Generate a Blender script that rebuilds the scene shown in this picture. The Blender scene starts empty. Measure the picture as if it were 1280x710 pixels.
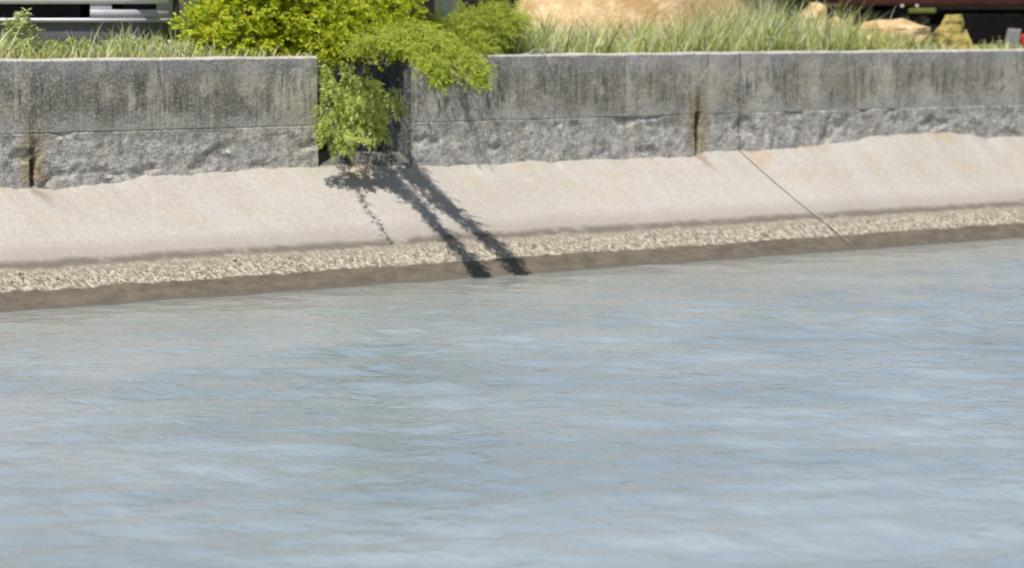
import bpy, math, random
import numpy as np
from mathutils import Vector, noise, Matrix
R = math.radians
random.seed(7); rng = np.random.default_rng(7)
S = bpy.context.scene
COL = S.collection

# ---------------------------------------------------------------- camera, sky, sun, exposure
# the world axes follow the sea wall: X runs along it, -Y points out over the water, Z = 0 is the water
TH = R(40.714); FPX = 3750.0; PITCH = math.atan((355 - 24.07) / FPX); H = 2.369
CAM = Vector((-30 * math.sin(TH), -30 * math.cos(TH), H))
cd = bpy.data.cameras.new('camera'); cam = bpy.data.objects.new('camera', cd); COL.objects.link(cam)
cam.location = CAM; cam.rotation_euler = (R(90) - PITCH, 0, -TH)
cd.sensor_width = 36; cd.lens = 36 * FPX / 1280; cd.clip_start = .1; cd.clip_end = 2000
cd.dof.use_dof = True; cd.dof.focus_distance = 20.5; cd.dof.aperture_fstop = cd.lens / 1000 / 0.050
S.camera = cam
SUN_EL, SUN_AZ = R(64), R(27)          # azimuth: how far in front of the wall plane the sun stands, on the left
to_sun = Vector((-math.cos(SUN_EL) * math.cos(SUN_AZ), -math.cos(SUN_EL) * math.sin(SUN_AZ), math.sin(SUN_EL)))
w = bpy.data.worlds.new('World'); S.world = w; w.use_nodes = True
nt = w.node_tree; bg = nt.nodes['Background']
sky = nt.nodes.new('ShaderNodeTexSky'); sky.sky_type = 'NISHITA'; sky.sun_disc = False
sky.sun_elevation = SUN_EL; sky.sun_rotation = math.atan2(to_sun.x, to_sun.y)
sky.air_density = 1.0; sky.dust_density = 1.2; sky.ozone_density = 1.0
nt.links.new(sky.outputs[0], bg.inputs[0]); bg.inputs[1].default_value = 0.08
sl = bpy.data.lights.new('sun', 'SUN'); sun = bpy.data.objects.new('sun', sl); COL.objects.link(sun)
sl.energy = 5.0; sl.angle = R(.6); sl.color = (1, .955, .89)
sun.rotation_euler = to_sun.to_track_quat('Z', 'Y').to_euler(); sun.location = (0, 0, 30)
S.view_settings.view_transform = 'Standard'; S.view_settings.look = 'None'
S.view_settings.exposure = 0.22; S.view_settings.gamma = 1
S.cycles.max_bounces = 6

# ---------------------------------------------------------------- helpers
cF = Vector((math.sin(TH) * math.cos(PITCH), math.cos(TH) * math.cos(PITCH), -math.sin(PITCH)))
cR = Vector((math.cos(TH), -math.sin(TH), 0)); cU = cR.cross(cF)
def at(px, py, Y):                       # point of the plane Y = const seen at that pixel of the photograph
    d = cF + cR * ((px - 640) / FPX) + cU * ((355 - py) / FPX)
    return CAM + d * ((Y - CAM.y) / d.y)
def smooth(a, b, t): t = min(1, max(0, (t - a) / (b - a))); return t * t * (3 - 2 * t)
def tag(o, label=None, cat=None, group=None, kind=None):
    if label: o['label'] = label
    if cat: o['category'] = cat
    if group: o['group'] = group
    if kind: o['kind'] = kind
    return o
def mesh(name, v, f, mat, parent=None, sm=False):
    m = bpy.data.meshes.new(name); m.from_pydata([tuple(p) for p in v] if not isinstance(v, np.ndarray) else v.tolist(), [], f if isinstance(f, list) else f.tolist())
    m.materials.append(mat); m.update()
    if sm: m.polygons.foreach_set('use_smooth', [True] * len(m.polygons))
    o = bpy.data.objects.new(name, m); COL.objects.link(o)
    if parent: o.parent = parent
    return o
def empty(name, loc, rz=0):
    o = bpy.data.objects.new(name, None); COL.objects.link(o); o.location = loc; o.rotation_euler = (0, 0, rz); o.empty_display_size = .2
    return o
class MB:
    def __init__(s): s.v = []; s.f = []
    def add(s, v, f): n = len(s.v); s.v += [tuple(p) for p in v]; s.f += [[i + n for i in q] for q in f]
    def box(s, x0, x1, y0, y1, z0, z1, bev=0.0):
        if bev <= 0:
            s.add([(x, y, z) for z in (z0, z1) for y in (y0, y1) for x in (x0, x1)], [(0, 2, 3, 1), (4, 5, 7, 6), (0, 1, 5, 4), (2, 6, 7, 3), (0, 4, 6, 2), (1, 3, 7, 5)]); return
        b = bev; rings = []
        for z, i in ((z0, b), (z0 + b, 0), (z1 - b, 0), (z1, b)):
            xa, xb, ya, yb = x0 + i, x1 - i, y0 + i, y1 - i
            rings.append([(xa + b, ya, z), (xb - b, ya, z), (xb, ya + b, z), (xb, yb - b, z), (xb - b, yb, z), (xa + b, yb, z), (xa, yb - b, z), (xa, ya + b, z)])
        v = [p for r in rings for p in r]; f = [tuple(range(7, -1, -1)), tuple(range(24, 32))]
        for k in range(3):
            for j in range(8): f.append((k * 8 + j, k * 8 + (j + 1) % 8, k * 8 + 8 + (j + 1) % 8, k * 8 + 8 + j))
        s.add(v, f)
    def tube(s, pts, rad, n=6, caps=True):
        pts = [Vector(p) for p in pts]; v = []; f = []
        for i, p in enumerate(pts):
            d = (pts[min(i + 1, len(pts) - 1)] - pts[max(i - 1, 0)]).normalized()
            a = d.orthogonal().normalized() if i == 0 else (a - d * a.dot(d)).normalized()
            b = d.cross(a); r = rad[i] if isinstance(rad, (list, tuple)) else rad
            for k in range(n): v.append(p + (a * math.cos(2 * math.pi * k / n) + b * math.sin(2 * math.pi * k / n)) * r)
        for i in range(len(pts) - 1):
            for k in range(n): f.append((i * n + k, i * n + (k + 1) % n, i * n + n + (k + 1) % n, i * n + n + k))
        if caps: f.append(tuple(range(n - 1, -1, -1))); f.append(tuple(range((len(pts) - 1) * n, len(pts) * n)))
        s.add(v, f)
    def disc(s, c, axis, r, t, n=28, profile=None):   # lathe round an axis; profile = [(radius, offset), ...]
        axis = Vector(axis).normalized(); a = axis.orthogonal().normalized(); b = axis.cross(a); c = Vector(c)
        pr = profile or [(0, -t / 2), (r * .93, -t / 2), (r, -t / 3), (r, t / 3), (r * .93, t / 2), (0, t / 2)]
        v = []; f = []
        for (rr, oo) in pr:
            for k in range(n): v.append(c + axis * oo + (a * math.cos(2 * math.pi * k / n) + b * math.sin(2 * math.pi * k / n)) * max(rr, 1e-4))
        for i in range(len(pr) - 1):
            for k in range(n): f.append((i * n + k, i * n + (k + 1) % n, i * n + n + (k + 1) % n, i * n + n + k))
        s.add(v, f)
    def build(s, name, mat, parent=None, sm=False): return mesh(name, s.v, s.f, mat, parent, sm)

# ---------------------------------------------------------------- materials
class NT:
    def __init__(s, name):
        s.m = bpy.data.materials.new(name); s.m.use_nodes = True; s.t = s.m.node_tree; s.b = s.t.nodes['Principled BSDF']
    def n(s, typ, **kw):
        o = s.t.nodes.new(typ)
        for k, v in kw.items():
            if k.startswith('_'): setattr(o, k[1:], v)
            else: s.set(o.inputs[k], v)
        return o
    def set(s, i, v):
        if isinstance(v, bpy.types.NodeSocket): s.t.links.new(v, i)
        else: i.default_value = v
    def math(s, op, a, b=None, c=None, clamp=False):
        o = s.t.nodes.new('ShaderNodeMath'); o.operation = op; o.use_clamp = clamp
        for i, v in enumerate((a, b, c)):
            if v is not None: s.set(o.inputs[i], v)
        return o.outputs[0]
    def rng(s, v, a, b, c=0., d=1., smooth=True):
        o = s.t.nodes.new('ShaderNodeMapRange'); o.interpolation_type = 'SMOOTHSTEP' if smooth else 'LINEAR'
        for i, x in enumerate((v, a, b, c, d)): s.set(o.inputs[i], x)
        return o.outputs[0]
    def mix(s, f, a, b, mode='MIX'):
        o = s.t.nodes.new('ShaderNodeMix'); o.data_type = 'RGBA'; o.blend_type = mode
        s.set(o.inputs[0], f); s.set(o.inputs[6], a); s.set(o.inputs[7], b); return o.outputs[2]
    def pos(s):
        g = s.t.nodes.new('ShaderNodeNewGeometry'); x = s.t.nodes.new('ShaderNodeSeparateXYZ'); s.t.links.new(g.outputs['Position'], x.inputs[0])
        s.g = g; return g.outputs['Position'], x.outputs[0], x.outputs[1], x.outputs[2]
    def noise(s, vec, scale, detail=4, rough=.55, sc=(1, 1, 1), off=(0, 0, 0), dist=0):
        mp = s.t.nodes.new('ShaderNodeMapping'); s.t.links.new(vec, mp.inputs[0]); mp.inputs['Scale'].default_value = sc; mp.inputs['Location'].default_value = off
        o = s.t.nodes.new('ShaderNodeTexNoise'); s.t.links.new(mp.outputs[0], o.inputs['Vector'])
        o.inputs['Scale'].default_value = scale; o.inputs['Detail'].default_value = detail; o.inputs['Roughness'].default_value = rough; o.inputs['Distortion'].default_value = dist
        return o.outputs[0]
    def bump(s, h, strength, dist):
        o = s.t.nodes.new('ShaderNodeBump'); s.set(o.inputs['Height'], h); o.inputs['Strength'].default_value = strength; o.inputs['Distance'].default_value = dist
        s.t.links.new(o.outputs[0], s.b.inputs['Normal'])
    def done(s, col, rough=.9, spec=.3, metal=0):
        s.set(s.b.inputs['Base Color'], col); s.set(s.b.inputs['Roughness'], rough); s.b.inputs['Specular IOR Level'].default_value = spec; s.b.inputs['Metallic'].default_value = metal
        return s.m
def C(r, g, b): return (r, g, b, 1)
def plain(name, col, rough=.6, spec=.5, metal=0, var=.25, scale=9, coat=0):
    k = NT(name); p, x, y, z = k.pos(); n = k.noise(p, scale, 5, .6)
    c = k.mix(k.rng(n, .3, .7), C(*[u * (1 - var) for u in col]), C(*[min(1, u * (1 + var)) for u in col]))
    k.b.inputs['Coat Weight'].default_value = coat
    return k.done(c, rough, spec, metal)

def wall_material(name, upper):
    k = NT(name); p, x, y, z = k.pos()
    fine = k.noise(p, 55, 4, .65); mid = k.noise(p, 9, 5, .6); big = k.noise(p, 1.3, 3, .5)
    clo = k.noise(p, 2.6, 6, .68, off=(1, 6, 2)); grn = k.noise(p, 42, 4, .75)
    st = k.noise(p, 5.5, 4, .6, sc=(1.6, 1, .16)); st2 = k.noise(p, 20, 3, .55, sc=(1, 1, .1), off=(3, 1, 0)); st3 = k.noise(p, 2.0, 3, .5, sc=(1.2, 1, .22), off=(9, 0, 4))
    if upper:
        c = k.mix(k.rng(big, .35, .65), C(.45, .40, .305), C(.60, .545, .45))
        d = k.math('MULTIPLY', k.rng(st, .45, .66), k.rng(clo, .38, .55))                                     # black algae runs
        c = k.mix(k.math('MULTIPLY', d, k.rng(x, -2, 6, .85, .5)), c, C(.12, .112, .085))
        c = k.mix(k.math('MULTIPLY', k.rng(k.math('ADD', k.math('MULTIPLY', st3, .5), k.math('MULTIPLY', clo, .5)), .43, .57), k.rng(x, -3, 4, 1.0, .6, False)), c, C(.20, .185, .14))
        c = k.mix(k.math('MULTIPLY', k.math('MULTIPLY', k.rng(st2, .50, .62), k.rng(clo, .40, .54)), .85), c, C(.10, .095, .08))
        c = k.mix(k.math('MULTIPLY', k.rng(k.noise(p, 16, 3, .5, sc=(1, 1, .1), off=(7, 7, 7)), .60, .72), .5), c, C(.62, .61, .58))   # lime runs
        ztop = k.math('ADD', z, k.math('MULTIPLY', k.math('SUBTRACT', st, .5), .28))
        c = k.mix(k.math('MULTIPLY', k.rng(ztop, 1.78, 1.98), .6), c, C(.38, .375, .375))
        low = k.rng(k.math('ADD', z, k.math('MULTIPLY', k.math('SUBTRACT', clo, .5), .5)), 1.58, 1.38); c = k.mix(k.math('MULTIPLY', low, .7), c, C(.42, .41, .37))
        c = k.mix(k.math('MULTIPLY', k.math('MULTIPLY', k.rng(z, 1.985, 2.005), k.rng(clo, .35, .5, .35, 1.0)), .7), c, C(.62, .58, .52))   # pale top edge
        c = k.mix(k.math('MULTIPLY', k.rng(mid, .5, .68), .35), c, C(.42, .40, .34))
    else:
        c = k.mix(k.rng(mid, .36, .64), C(.47, .445, .41), C(.70, .66, .59))
        c = k.mix(k.math('MULTIPLY', k.rng(k.noise(p, 24, 5, .75), .51, .62), .7), c, C(.17, .175, .185))
        c = k.mix(k.math('MULTIPLY', k.rng(k.noise(p, 3, 4, .6, sc=(1, 1, 2.2)), .56, .68), .75), c, C(.13, .135, .145))
        c = k.mix(k.math('MULTIPLY', k.rng(k.noise(p, 4, 4, .6, off=(5, 5, 5)), .54, .66), .6), c, C(.58, .53, .42))
        top = k.rng(k.math('ADD', z, k.math('MULTIPLY', k.math('SUBTRACT', st, .5), .6)), 1.18, 1.42); c = k.mix(k.math('MULTIPLY', k.math('MULTIPLY', top, k.rng(clo, .40, .56)), .75), c, C(.19, .18, .15))
    c = k.mix(k.math('MULTIPLY', k.rng(k.noise(p, 5, 5, .65, off=(11, 3, 8)), .50, .62), .5), c, C(.27, .235, .17))
    # rust and moss runs from the two drain slots
    for (dx, zt, zb) in DRAINS:
        wob = k.math('MULTIPLY', k.math('SUBTRACT', k.noise(p, 4, 3, .6, sc=(.0, .0, 1)), .5), .10)
        ax = k.math('ABSOLUTE', k.math('ADD', k.math('SUBTRACT', x, dx), wob))
        edge = k.math('ADD', ax, k.math('MULTIPLY', k.math('SUBTRACT', mid, .5), .14))
        m = k.rng(edge, .22, .03); mz = k.math('MULTIPLY', k.rng(z, zt + .42, zt + .05), k.rng(z, zb - .1, zb + .1))
        c = k.mix(k.math('MULTIPLY', k.math('MULTIPLY', m, mz), .75), c, k.mix(k.rng(mid, .4, .6), C(.30, .25, .06), C(.33, .19, .09)))
        m2 = k.rng(k.math('ADD', ax, k.math('MULTIPLY', k.math('SUBTRACT', fine, .5), .03)), .045, .018)
        c = k.mix(k.math('MULTIPLY', k.math('MULTIPLY', m2, k.rng(z, zt + .55, zt)), .85), c, C(.065, .045, .038))
    cheek_shade = k.math('MULTIPLY', k.rng(y, .004, .03), k.math('MULTIPLY', k.rng(x, XR + .05, XR + .02), k.rng(x, XR - .1, XR - .05)))   # shade of the gap painted onto its cheek, with dark streaks
    c = k.mix(k.math('MULTIPLY', cheek_shade, k.rng(k.noise(p, 14, 4, .6, sc=(1, 1, .2)), .3, .6, .75, 1.0)), c, C(.055, .062, .062))
    # joint cut
    aj = k.math('ABSOLUTE', k.math('SUBTRACT', x, XJ)); c = k.mix(k.math('MULTIPLY', k.rng(aj, .022, .006), .5), c, C(.07, .07, .068))
    c = k.mix(k.math('MULTIPLY', k.rng(fine, .42, .62), .55), c, k.mix(.5, c, C(.07, .07, .07)))
    c = k.mix(k.math('MULTIPLY', k.rng(grn, .50, .66), .5), c, C(.66, .64, .59)); c = k.mix(k.math('MULTIPLY', k.rng(grn, .47, .36), .6), c, C(.10, .10, .105))
    k.bump(k.math('ADD', k.math('MULTIPLY', mid, .5), k.math('ADD', fine, k.math('MULTIPLY', k.noise(p, 26, 5, .7), .0 if upper else .7))), .5 if upper else .7, .010 if upper else .018)
    return k.done(c, .95, .15)

XJ = at(925, 120, 0).x
XL, XR = at(397, 140, 0).x, at(516, 140, 0).x             # the recess between the wall sections
DRAINS = [(at(41, 215, 0).x, at(41, 200, 0).z, at(44, 236, 0).z), (at(872, 165, 0).x, at(872, 143, 0).z, at(872, 190, 0).z)]
ZT = 2.016; ZM = at(640, 149, 0).z
M = {}
M['upper'] = wall_material('stained_concrete', True); M['lower'] = wall_material('rough_concrete', False)
def recess_material():
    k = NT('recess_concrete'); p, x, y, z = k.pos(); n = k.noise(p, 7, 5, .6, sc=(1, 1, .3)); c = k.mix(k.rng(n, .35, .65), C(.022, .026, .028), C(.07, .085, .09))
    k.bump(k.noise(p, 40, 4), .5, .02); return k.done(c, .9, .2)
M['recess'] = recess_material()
def apron_material():
    k = NT('apron_concrete'); p, x, y, z = k.pos()
    fine = k.noise(p, 70, 4, .65); mid = k.noise(p, 8, 5, .6); big = k.noise(p, .9, 3, .5)
    # streaks run down the slope, a little aslant
    run = k.noise(p, 7, 4, .6, sc=(1, .14, .14)); run2 = k.noise(p, 2.4, 3, .5, sc=(1, .2, .2), off=(4, 2, 1))
    c = k.mix(k.rng(big, .35, .65), C(.375, .35, .305), C(.412, .386, .345))
    c = k.mix(k.math('MULTIPLY', k.rng(run, .42, .62), .16), c, C(.32, .285, .24))
    c = k.mix(k.math('MULTIPLY', k.rng(run2, .50, .70), .3), c, C(.44, .43, .415))
    c = k.mix(k.math('MULTIPLY', k.rng(mid, .5, .66), .22), c, C(.34, .30, .25))
    yb = k.rng(y, -.95, -.05); c = k.mix(k.math('MULTIPLY', k.math('MULTIPLY', yb, k.rng(k.noise(p, 2.1, 4, .6, off=(2, 8, 3)), .50, .66)), .65), c, C(.40, .30, .19))
    c = k.mix(k.math('MULTIPLY', k.rng(k.noise(p, 34, 4, .7), .60, .70), .35), c, C(.34, .31, .27))
    g3 = k.noise(p, 38, 5, .75, sc=(1, .5, .5)); c = k.mix(k.math('MULTIPLY', k.rng(g3, .50, .64), .32), c, C(.56, .54, .50)); c = k.mix(k.math('MULTIPLY', k.rng(g3, .48, .36), .36), c, C(.26, .23, .195))
    gap_shade = k.math('MULTIPLY', k.rng(k.math('ADD', y, k.math('MULTIPLY', k.math('SUBTRACT', mid, .5), .12)), -.03, .05), k.math('MULTIPLY', k.rng(x, XL - .02, XL + .02), k.rng(x, XR + .02, XR - .02)))
    c = k.mix(k.math('MULTIPLY', gap_shade, .9), c, C(.07, .07, .065))  # shade inside the gap painted onto its floor
    # tide marks, by height above the water
    zz = k.math('ADD', z, k.math('MULTIPLY', k.math('SUBTRACT', k.noise(p, 1.6, 4, .6), .5), .05))
    zz = k.math('ADD', zz, k.math('MULTIPLY', k.math('SUBTRACT', mid, .5), .05))
    dim = k.rng(zz, .52, .38); c = k.mix(k.math('MULTIPLY', dim, .5), c, C(.25, .215, .18))
    c = k.mix(k.math('MULTIPLY', k.math('MULTIPLY', k.rng(zz, .38, .325), k.rng(k.noise(p, 5, 4, .6), .2, .5)), .92), c, C(.12, .10, .08))
    barn = k.mix(k.rng(k.noise(p, 30, 5, .75, sc=(1, .6, .6)), .42, .6), C(.16, .135, .10), C(.47, .425, .34))
    c = k.mix(k.rng(zz, .315, .285), c, k.mix(k.rng(zz, .30, .20), k.mix(.55, barn, C(.25, .215, .165)), barn))
    c = k.mix(k.rng(zz, .148, .134), c, k.mix(k.rng(k.noise(p, 9, 6, .7, sc=(.5, 1, 1)), .35, .65), C(.085, .070, .050), C(.145, .12, .085)))
    c = k.mix(k.math('MULTIPLY', k.rng(z, .045, .01), .6), c, C(.10, .09, .08))
    for (dx, zt, zb) in DRAINS:                             # rust tail below the drains, drifting along the slope
        ax = k.math('ABSOLUTE', k.math('ADD', k.math('SUBTRACT', x, dx), k.math('MULTIPLY', y, .04)))
        c = k.mix(k.math('MULTIPLY', k.math('MULTIPLY', k.rng(k.math('ADD', ax, k.math('MULTIPLY', k.math('SUBTRACT', mid, .5), .2)), .10, .0), k.rng(y, -.5, -.02)), .65), c, C(.20, .13, .08))
    g2 = k.noise(p, 110, 3, .7); c = k.mix(k.math('MULTIPLY', k.rng(fine, .44, .64), .35), c, k.mix(.5, c, C(.2, .17, .14))); c = k.mix(k.math('MULTIPLY', k.rng(g2, .54, .68), k.rng(z, .15, .4, .05, .3)), c, C(.60, .57, .53)); c = k.mix(k.math('MULTIPLY', k.rng(g2, .44, .34), .3), c, C(.24, .21, .18))
    k.bump(k.math('ADD', k.math('MULTIPLY', mid, .8), fine), .35, .012)
    return k.done(c, k.rng(z, .17, .12, .92, .55), .25)
M['apron'] = apron_material()
def water_material():
    k = NT('harbour_water'); p, x, y, z = k.pos()
    a = k.noise(p, 2.6, 3, .5); b = k.noise(p, 9, 3, .5, off=(3, 3, 0)); c_ = k.noise(p, 26, 2, .5)
    h = k.math('ADD', k.math('ADD', k.math('MULTIPLY', a, 1.0), k.math('MULTIPLY', b, .34)), k.math('MULTIPLY', c_, .09))
    k.bump(h, 1.0, .034)
    col = k.mix(k.rng(k.noise(p, .5, 3, .5), .35, .65), C(.205, .25, .275), C(.26, .305, .33))
    col = k.mix(k.math('MULTIPLY', k.rng(k.math('ADD', y, k.math('MULTIPLY', k.math('SUBTRACT', a, .5), 2.)), -6.0, -1.8), .5), col, C(.21, .205, .15))   # bank's brown reflection painted in, with silty shallows by the slope
    k.b.inputs['IOR'].default_value = 1.333
    return k.done(col, .13, .5)
M['water'] = water_material()
def ground_material():
    k = NT('soil'); p, x, y, z = k.pos(); n = k.noise(p, 3, 5, .6); c = k.mix(k.rng(n, .35, .65), C(.20, .17, .10), C(.34, .27, .16))
    c = k.mix(k.rng(k.noise(p, 1.2, 4, .6), .45, .6), c, C(.16, .19, .07)); k.bump(k.noise(p, 18, 5), .6, .05); return k.done(c, .95, .1)
M['soil'] = ground_material()
def dirt_material(name, a, b, c2):
    k = NT(name); p, x, y, z = k.pos(); c = k.mix(k.rng(k.noise(p, 4, 5, .6), .35, .65), C(*a), C(*b)); c = k.mix(k.math('MULTIPLY', k.rng(k.noise(p, 19, 5, .7), .5, .68), .6), c, C(*c2))
    k.bump(k.noise(p, 22, 6, .65), .8, .04); return k.done(c, .95, .1)
M['orange'] = dirt_material('ochre_earth', (.50, .33, .16), (.70, .54, .32), (.36, .21, .10))
M['ochre'] = dirt_material('mossy_ochre_stone', (.36, .30, .09), (.46, .37, .14), (.24, .20, .06))
def leaf_material(name, cols, trans=.45, rough=.5):
    k = NT(name); g = k.t.nodes.new('ShaderNodeNewGeometry'); r = g.outputs['Random Per Island']
    cr = k.t.nodes.new('ShaderNodeValToRGB'); k.t.links.new(r, cr.inputs[0]); e = cr.color_ramp.elements
    e[0].color = C(*cols[0]); e[1].color = C(*cols[-1])
    for i, c in enumerate(cols[1:-1]): q = e.new((i + 1) / (len(cols) - 1)); q.color = C(*c)
    k.done(cr.outputs[0], rough, .3)
    tr = k.t.nodes.new('ShaderNodeBsdfTranslucent'); k.t.links.new(cr.outputs[0], tr.inputs[0])
    mx = k.t.nodes.new('ShaderNodeMixShader'); mx.inputs[0].default_value = trans
    out = k.t.nodes['Material Output']; k.t.links.new(k.b.outputs[0], mx.inputs[1]); k.t.links.new(tr.outputs[0], mx.inputs[2]); k.t.links.new(mx.outputs[0], out.inputs[0])
    return k.m
M['leaf'] = leaf_material('yellow_green_leaf', [(.17, .24, .010), (.37, .44, .012), (.53, .57, .02), (.66, .67, .06)])
M['leaf_fern'] = leaf_material('feathery_leaf', [(.24, .31, .03), (.38, .44, .04), (.52, .54, .10)])
M['leaf_pale'] = leaf_material('pale_green_leaf', [(.28, .37, .05), (.48, .55, .12), (.66, .70, .28)])
M['weed'] = leaf_material('weed_leaf', [(.36, .44, .12), (.54, .60, .24), (.72, .74, .48)])
M['grass'] = leaf_material('grass_blade', [(.10, .15, .02), (.46, .54, .12), (.72, .74, .30), (.90, .88, .62), (.26, .33, .05), (.68, .60, .28)], .45)
M['straw'] = leaf_material('dry_straw', [(.55, .55, .38), (.75, .74, .58)], .3)
M['dgrass'] = leaf_material('green_grass_blade', [(.10, .16, .03), (.17, .24, .05)], .3)
M['stem'] = plain('woody_stem', (.10, .08, .045), .9, .2)

# ---------------------------------------------------------------- water, sea bed and ground
def grow(a, b, step, far, g=1.35):
    xs = list(np.arange(a, b + step / 2, step)); d = step; x = xs[-1]
    while x < far: d *= g; x += d; xs.append(x)
    d = step; x = xs[0]
    while x > -far: d *= g; x -= d; xs.insert(0, x)
    return np.array(xs)
gx = grow(-20.5, 11.5, .055, 400); gy = grow(-18, -1.3, .055, 400); gy = gy[gy < -1.2]
X, Y = np.meshgrid(gx, gy); Z = np.zeros_like(X)
wr = np.random.default_rng(3)
for i in range(90):
    lam = .2 * (1.3 / .2) ** wr.random(); th = wr.normal(R(50), R(26)); kx, ky = math.cos(th) * 2 * math.pi / lam, math.sin(th) * 2 * math.pi / lam
    amp = .0023 * lam ** .75; ph = wr.random() * 6.283
    Z += amp * np.sin(kx * X + ky * Y + ph + .8 * np.sin(.21 * X + i) + .6 * np.sin(.33 * Y + 2 * i))
Z *= np.clip((30 - np.abs(X + 4)) / 6, 0, 1) * np.clip((Y + 26) / 6, 0, 1)
Z *= np.clip((-Y - 1.5) / 1.6, .22, 1)          # waves flatten out against the slope
nx, ny = len(gx), len(gy); ii = np.arange(nx * ny).reshape(ny, nx)
F = np.stack([ii[:-1, :-1], ii[:-1, 1:], ii[1:, 1:], ii[1:, :-1]], -1).reshape(-1, 4)
o = mesh('water', np.stack([X, Y, Z], -1).reshape(-1, 3), F, M['water'], sm=True); tag(o, kind='structure')

def grid(name, xs, ys, fn, mat, parent=None, sm=True):
    v = [fn(x, y) for y in ys for x in xs]; n = len(xs)
    f = [(j * n + i, j * n + i + 1, j * n + n + i + 1, j * n + n + i) for j in range(len(ys) - 1) for i in range(n - 1)]
    return mesh(name, v, f, mat, parent, sm)
def gz(x, y):
    t = smooth(.3, 2.5, y)
    return 1.955 + .05 * noise.noise((x * .6, y * .6, 3)) * t + .012 * noise.noise((x * 5, y * 5, 1)) - .02 * t
xs = sorted(list(grow(-16, 22, .25, 400, 1.4))); ys = [.3 + .2 * i for i in range(60)]; d = .2; yy = ys[-1]
while yy < 400: d *= 1.4; yy += d; ys.append(yy)
o = grid('ground', xs, ys, lambda x, y: (x, y, gz(x, y)), M['soil']); tag(o, kind='structure')

# ---------------------------------------------------------------- sloping apron, two slabs
BASE = [(-400, 262), (-200, 248), (0, 235), (60, 236), (100, 233), (140, 228), (180, 220), (215, 217), (240, 219), (300, 213), (350, 210), (390, 208), (415, 207), (500, 207), (530, 208), (600, 206), (660, 202), (700, 201), (760, 199),
        (868, 196), (880, 190), (930, 188), (960, 187), (1010, 182), (1050, 178), (1085, 171), (1120, 167), (1180, 165), (1215, 168), (1230, 173), (1250, 169), (1280, 171), (1330, 168), (1500, 160), (1700, 150)]
BT = [(at(a, b, 0).x, at(a, b, 0).z) for a, b in BASE]
bx_ = [b[0] for b in BT]; bz_ = [b[1] for b in BT]
def base_z(x):
    return float(np.interp(x, bx_, bz_)) + .016 * noise.noise((x * 3.1, 0, 0)) + .012 * noise.noise((x * 9, 4, 0)) + .008 * noise.noise((x * 24, 9, 0))
ZB = .95; OW = 1.693
def apron_z(x, y):
    t = -y / OW
    z = ZB * (1 - t)
    e = base_z(x) - ZB
    z += e * max(0, 1 - max(t, 0) * 2.4) ** 1.6 if t > 0 else e          # the ragged mortar edge fades into the plane slope
    z += .010 * smooth(.1, .5, z) * noise.noise((x * .7, y * .9, 5)) + .004 * noise.noise((x * 4, y * 4, 2))
    if z < .36:                                                          # crust stands proud, then the toe falls away
        z += .022 * smooth(.34, .27, z) * smooth(.05, .14, z) * (.5 + .7 * noise.noise((x * 14, y * 10, 1)) + .7 * noise.noise((x * 31, y * 25, 2)))
    return z
def slab(x0, x1, label):
    root = empty('concrete_apron', ((x0 + x1) / 2 if abs(x0 + x1) < 60 else 0, -OW, 0))
    L = root.location
    a, b = max(x0, -15.5), min(x1, 18); xs = list(np.arange(a, b, .035)) + [b]
    if x0 < a: xs = [x0, -30, -22, -18] + xs
    if x1 > b: xs = xs + [21, 26, 40, x1]
    ys = list(np.arange(.36, -1.32, -.05)) + list(np.arange(-1.32, -1.95, -.018)) + [-2.1, -2.6]
    n = len(xs); v = [(x - L.x, y - L.y, apron_z(x, y)) for y in ys for x in xs]
    f = [(j * n + i, j * n + n + i, j * n + n + i + 1, j * n + i + 1) for j in range(len(ys) - 1) for i in range(n - 1)]
    m = len(v)
    for side, col_ in ((0, 0), (1, n - 1)):                                # the slab's edge, going down into the joint
        s0 = len(v)
        for j in range(len(ys)): p = v[j * n + col_]; v.append((p[0], p[1], p[2] - .12))
        for j in range(len(ys) - 1): q = [j * n + col_, (j + 1) * n + col_, s0 + j + 1, s0 + j]; f.append(tuple(q if side else q[::-1]))
    mesh('slab', v, f, M['apron'], root, True)
    return root, label
JW = .012
r1, l1 = slab(-60, XJ - JW, ''); tag(r1, 'long pale sloping concrete apron left of the slanting joint, with the plant shadows on it', 'concrete apron', 'concrete apron slabs')
r2, l2 = slab(XJ + JW, 60, ''); tag(r2, 'pale sloping concrete apron right of the slanting joint, orange tint along its top', 'concrete apron', 'concrete apron slabs')
M['joint'] = plain('joint_filler', (.05, .045, .04), .9, .2)
mb = MB(); pts = [(-OW - .35, -.16)] + [(-OW + OW * i / 12, 0) for i in range(13)]
v = []; f = []
for (y, _) in pts:
    z = apron_z(XJ, y) - .004
    v += [(XJ - JW - .004 - r1.location.x, y - r1.location.y, z), (XJ + JW + .004 - r1.location.x, y - r1.location.y, z)]
for i in range(len(pts) - 1): f.append((2 * i, 2 * i + 1, 2 * i + 3, 2 * i + 2))
mesh('joint_strip', v, f, M['joint'], r1)

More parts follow.
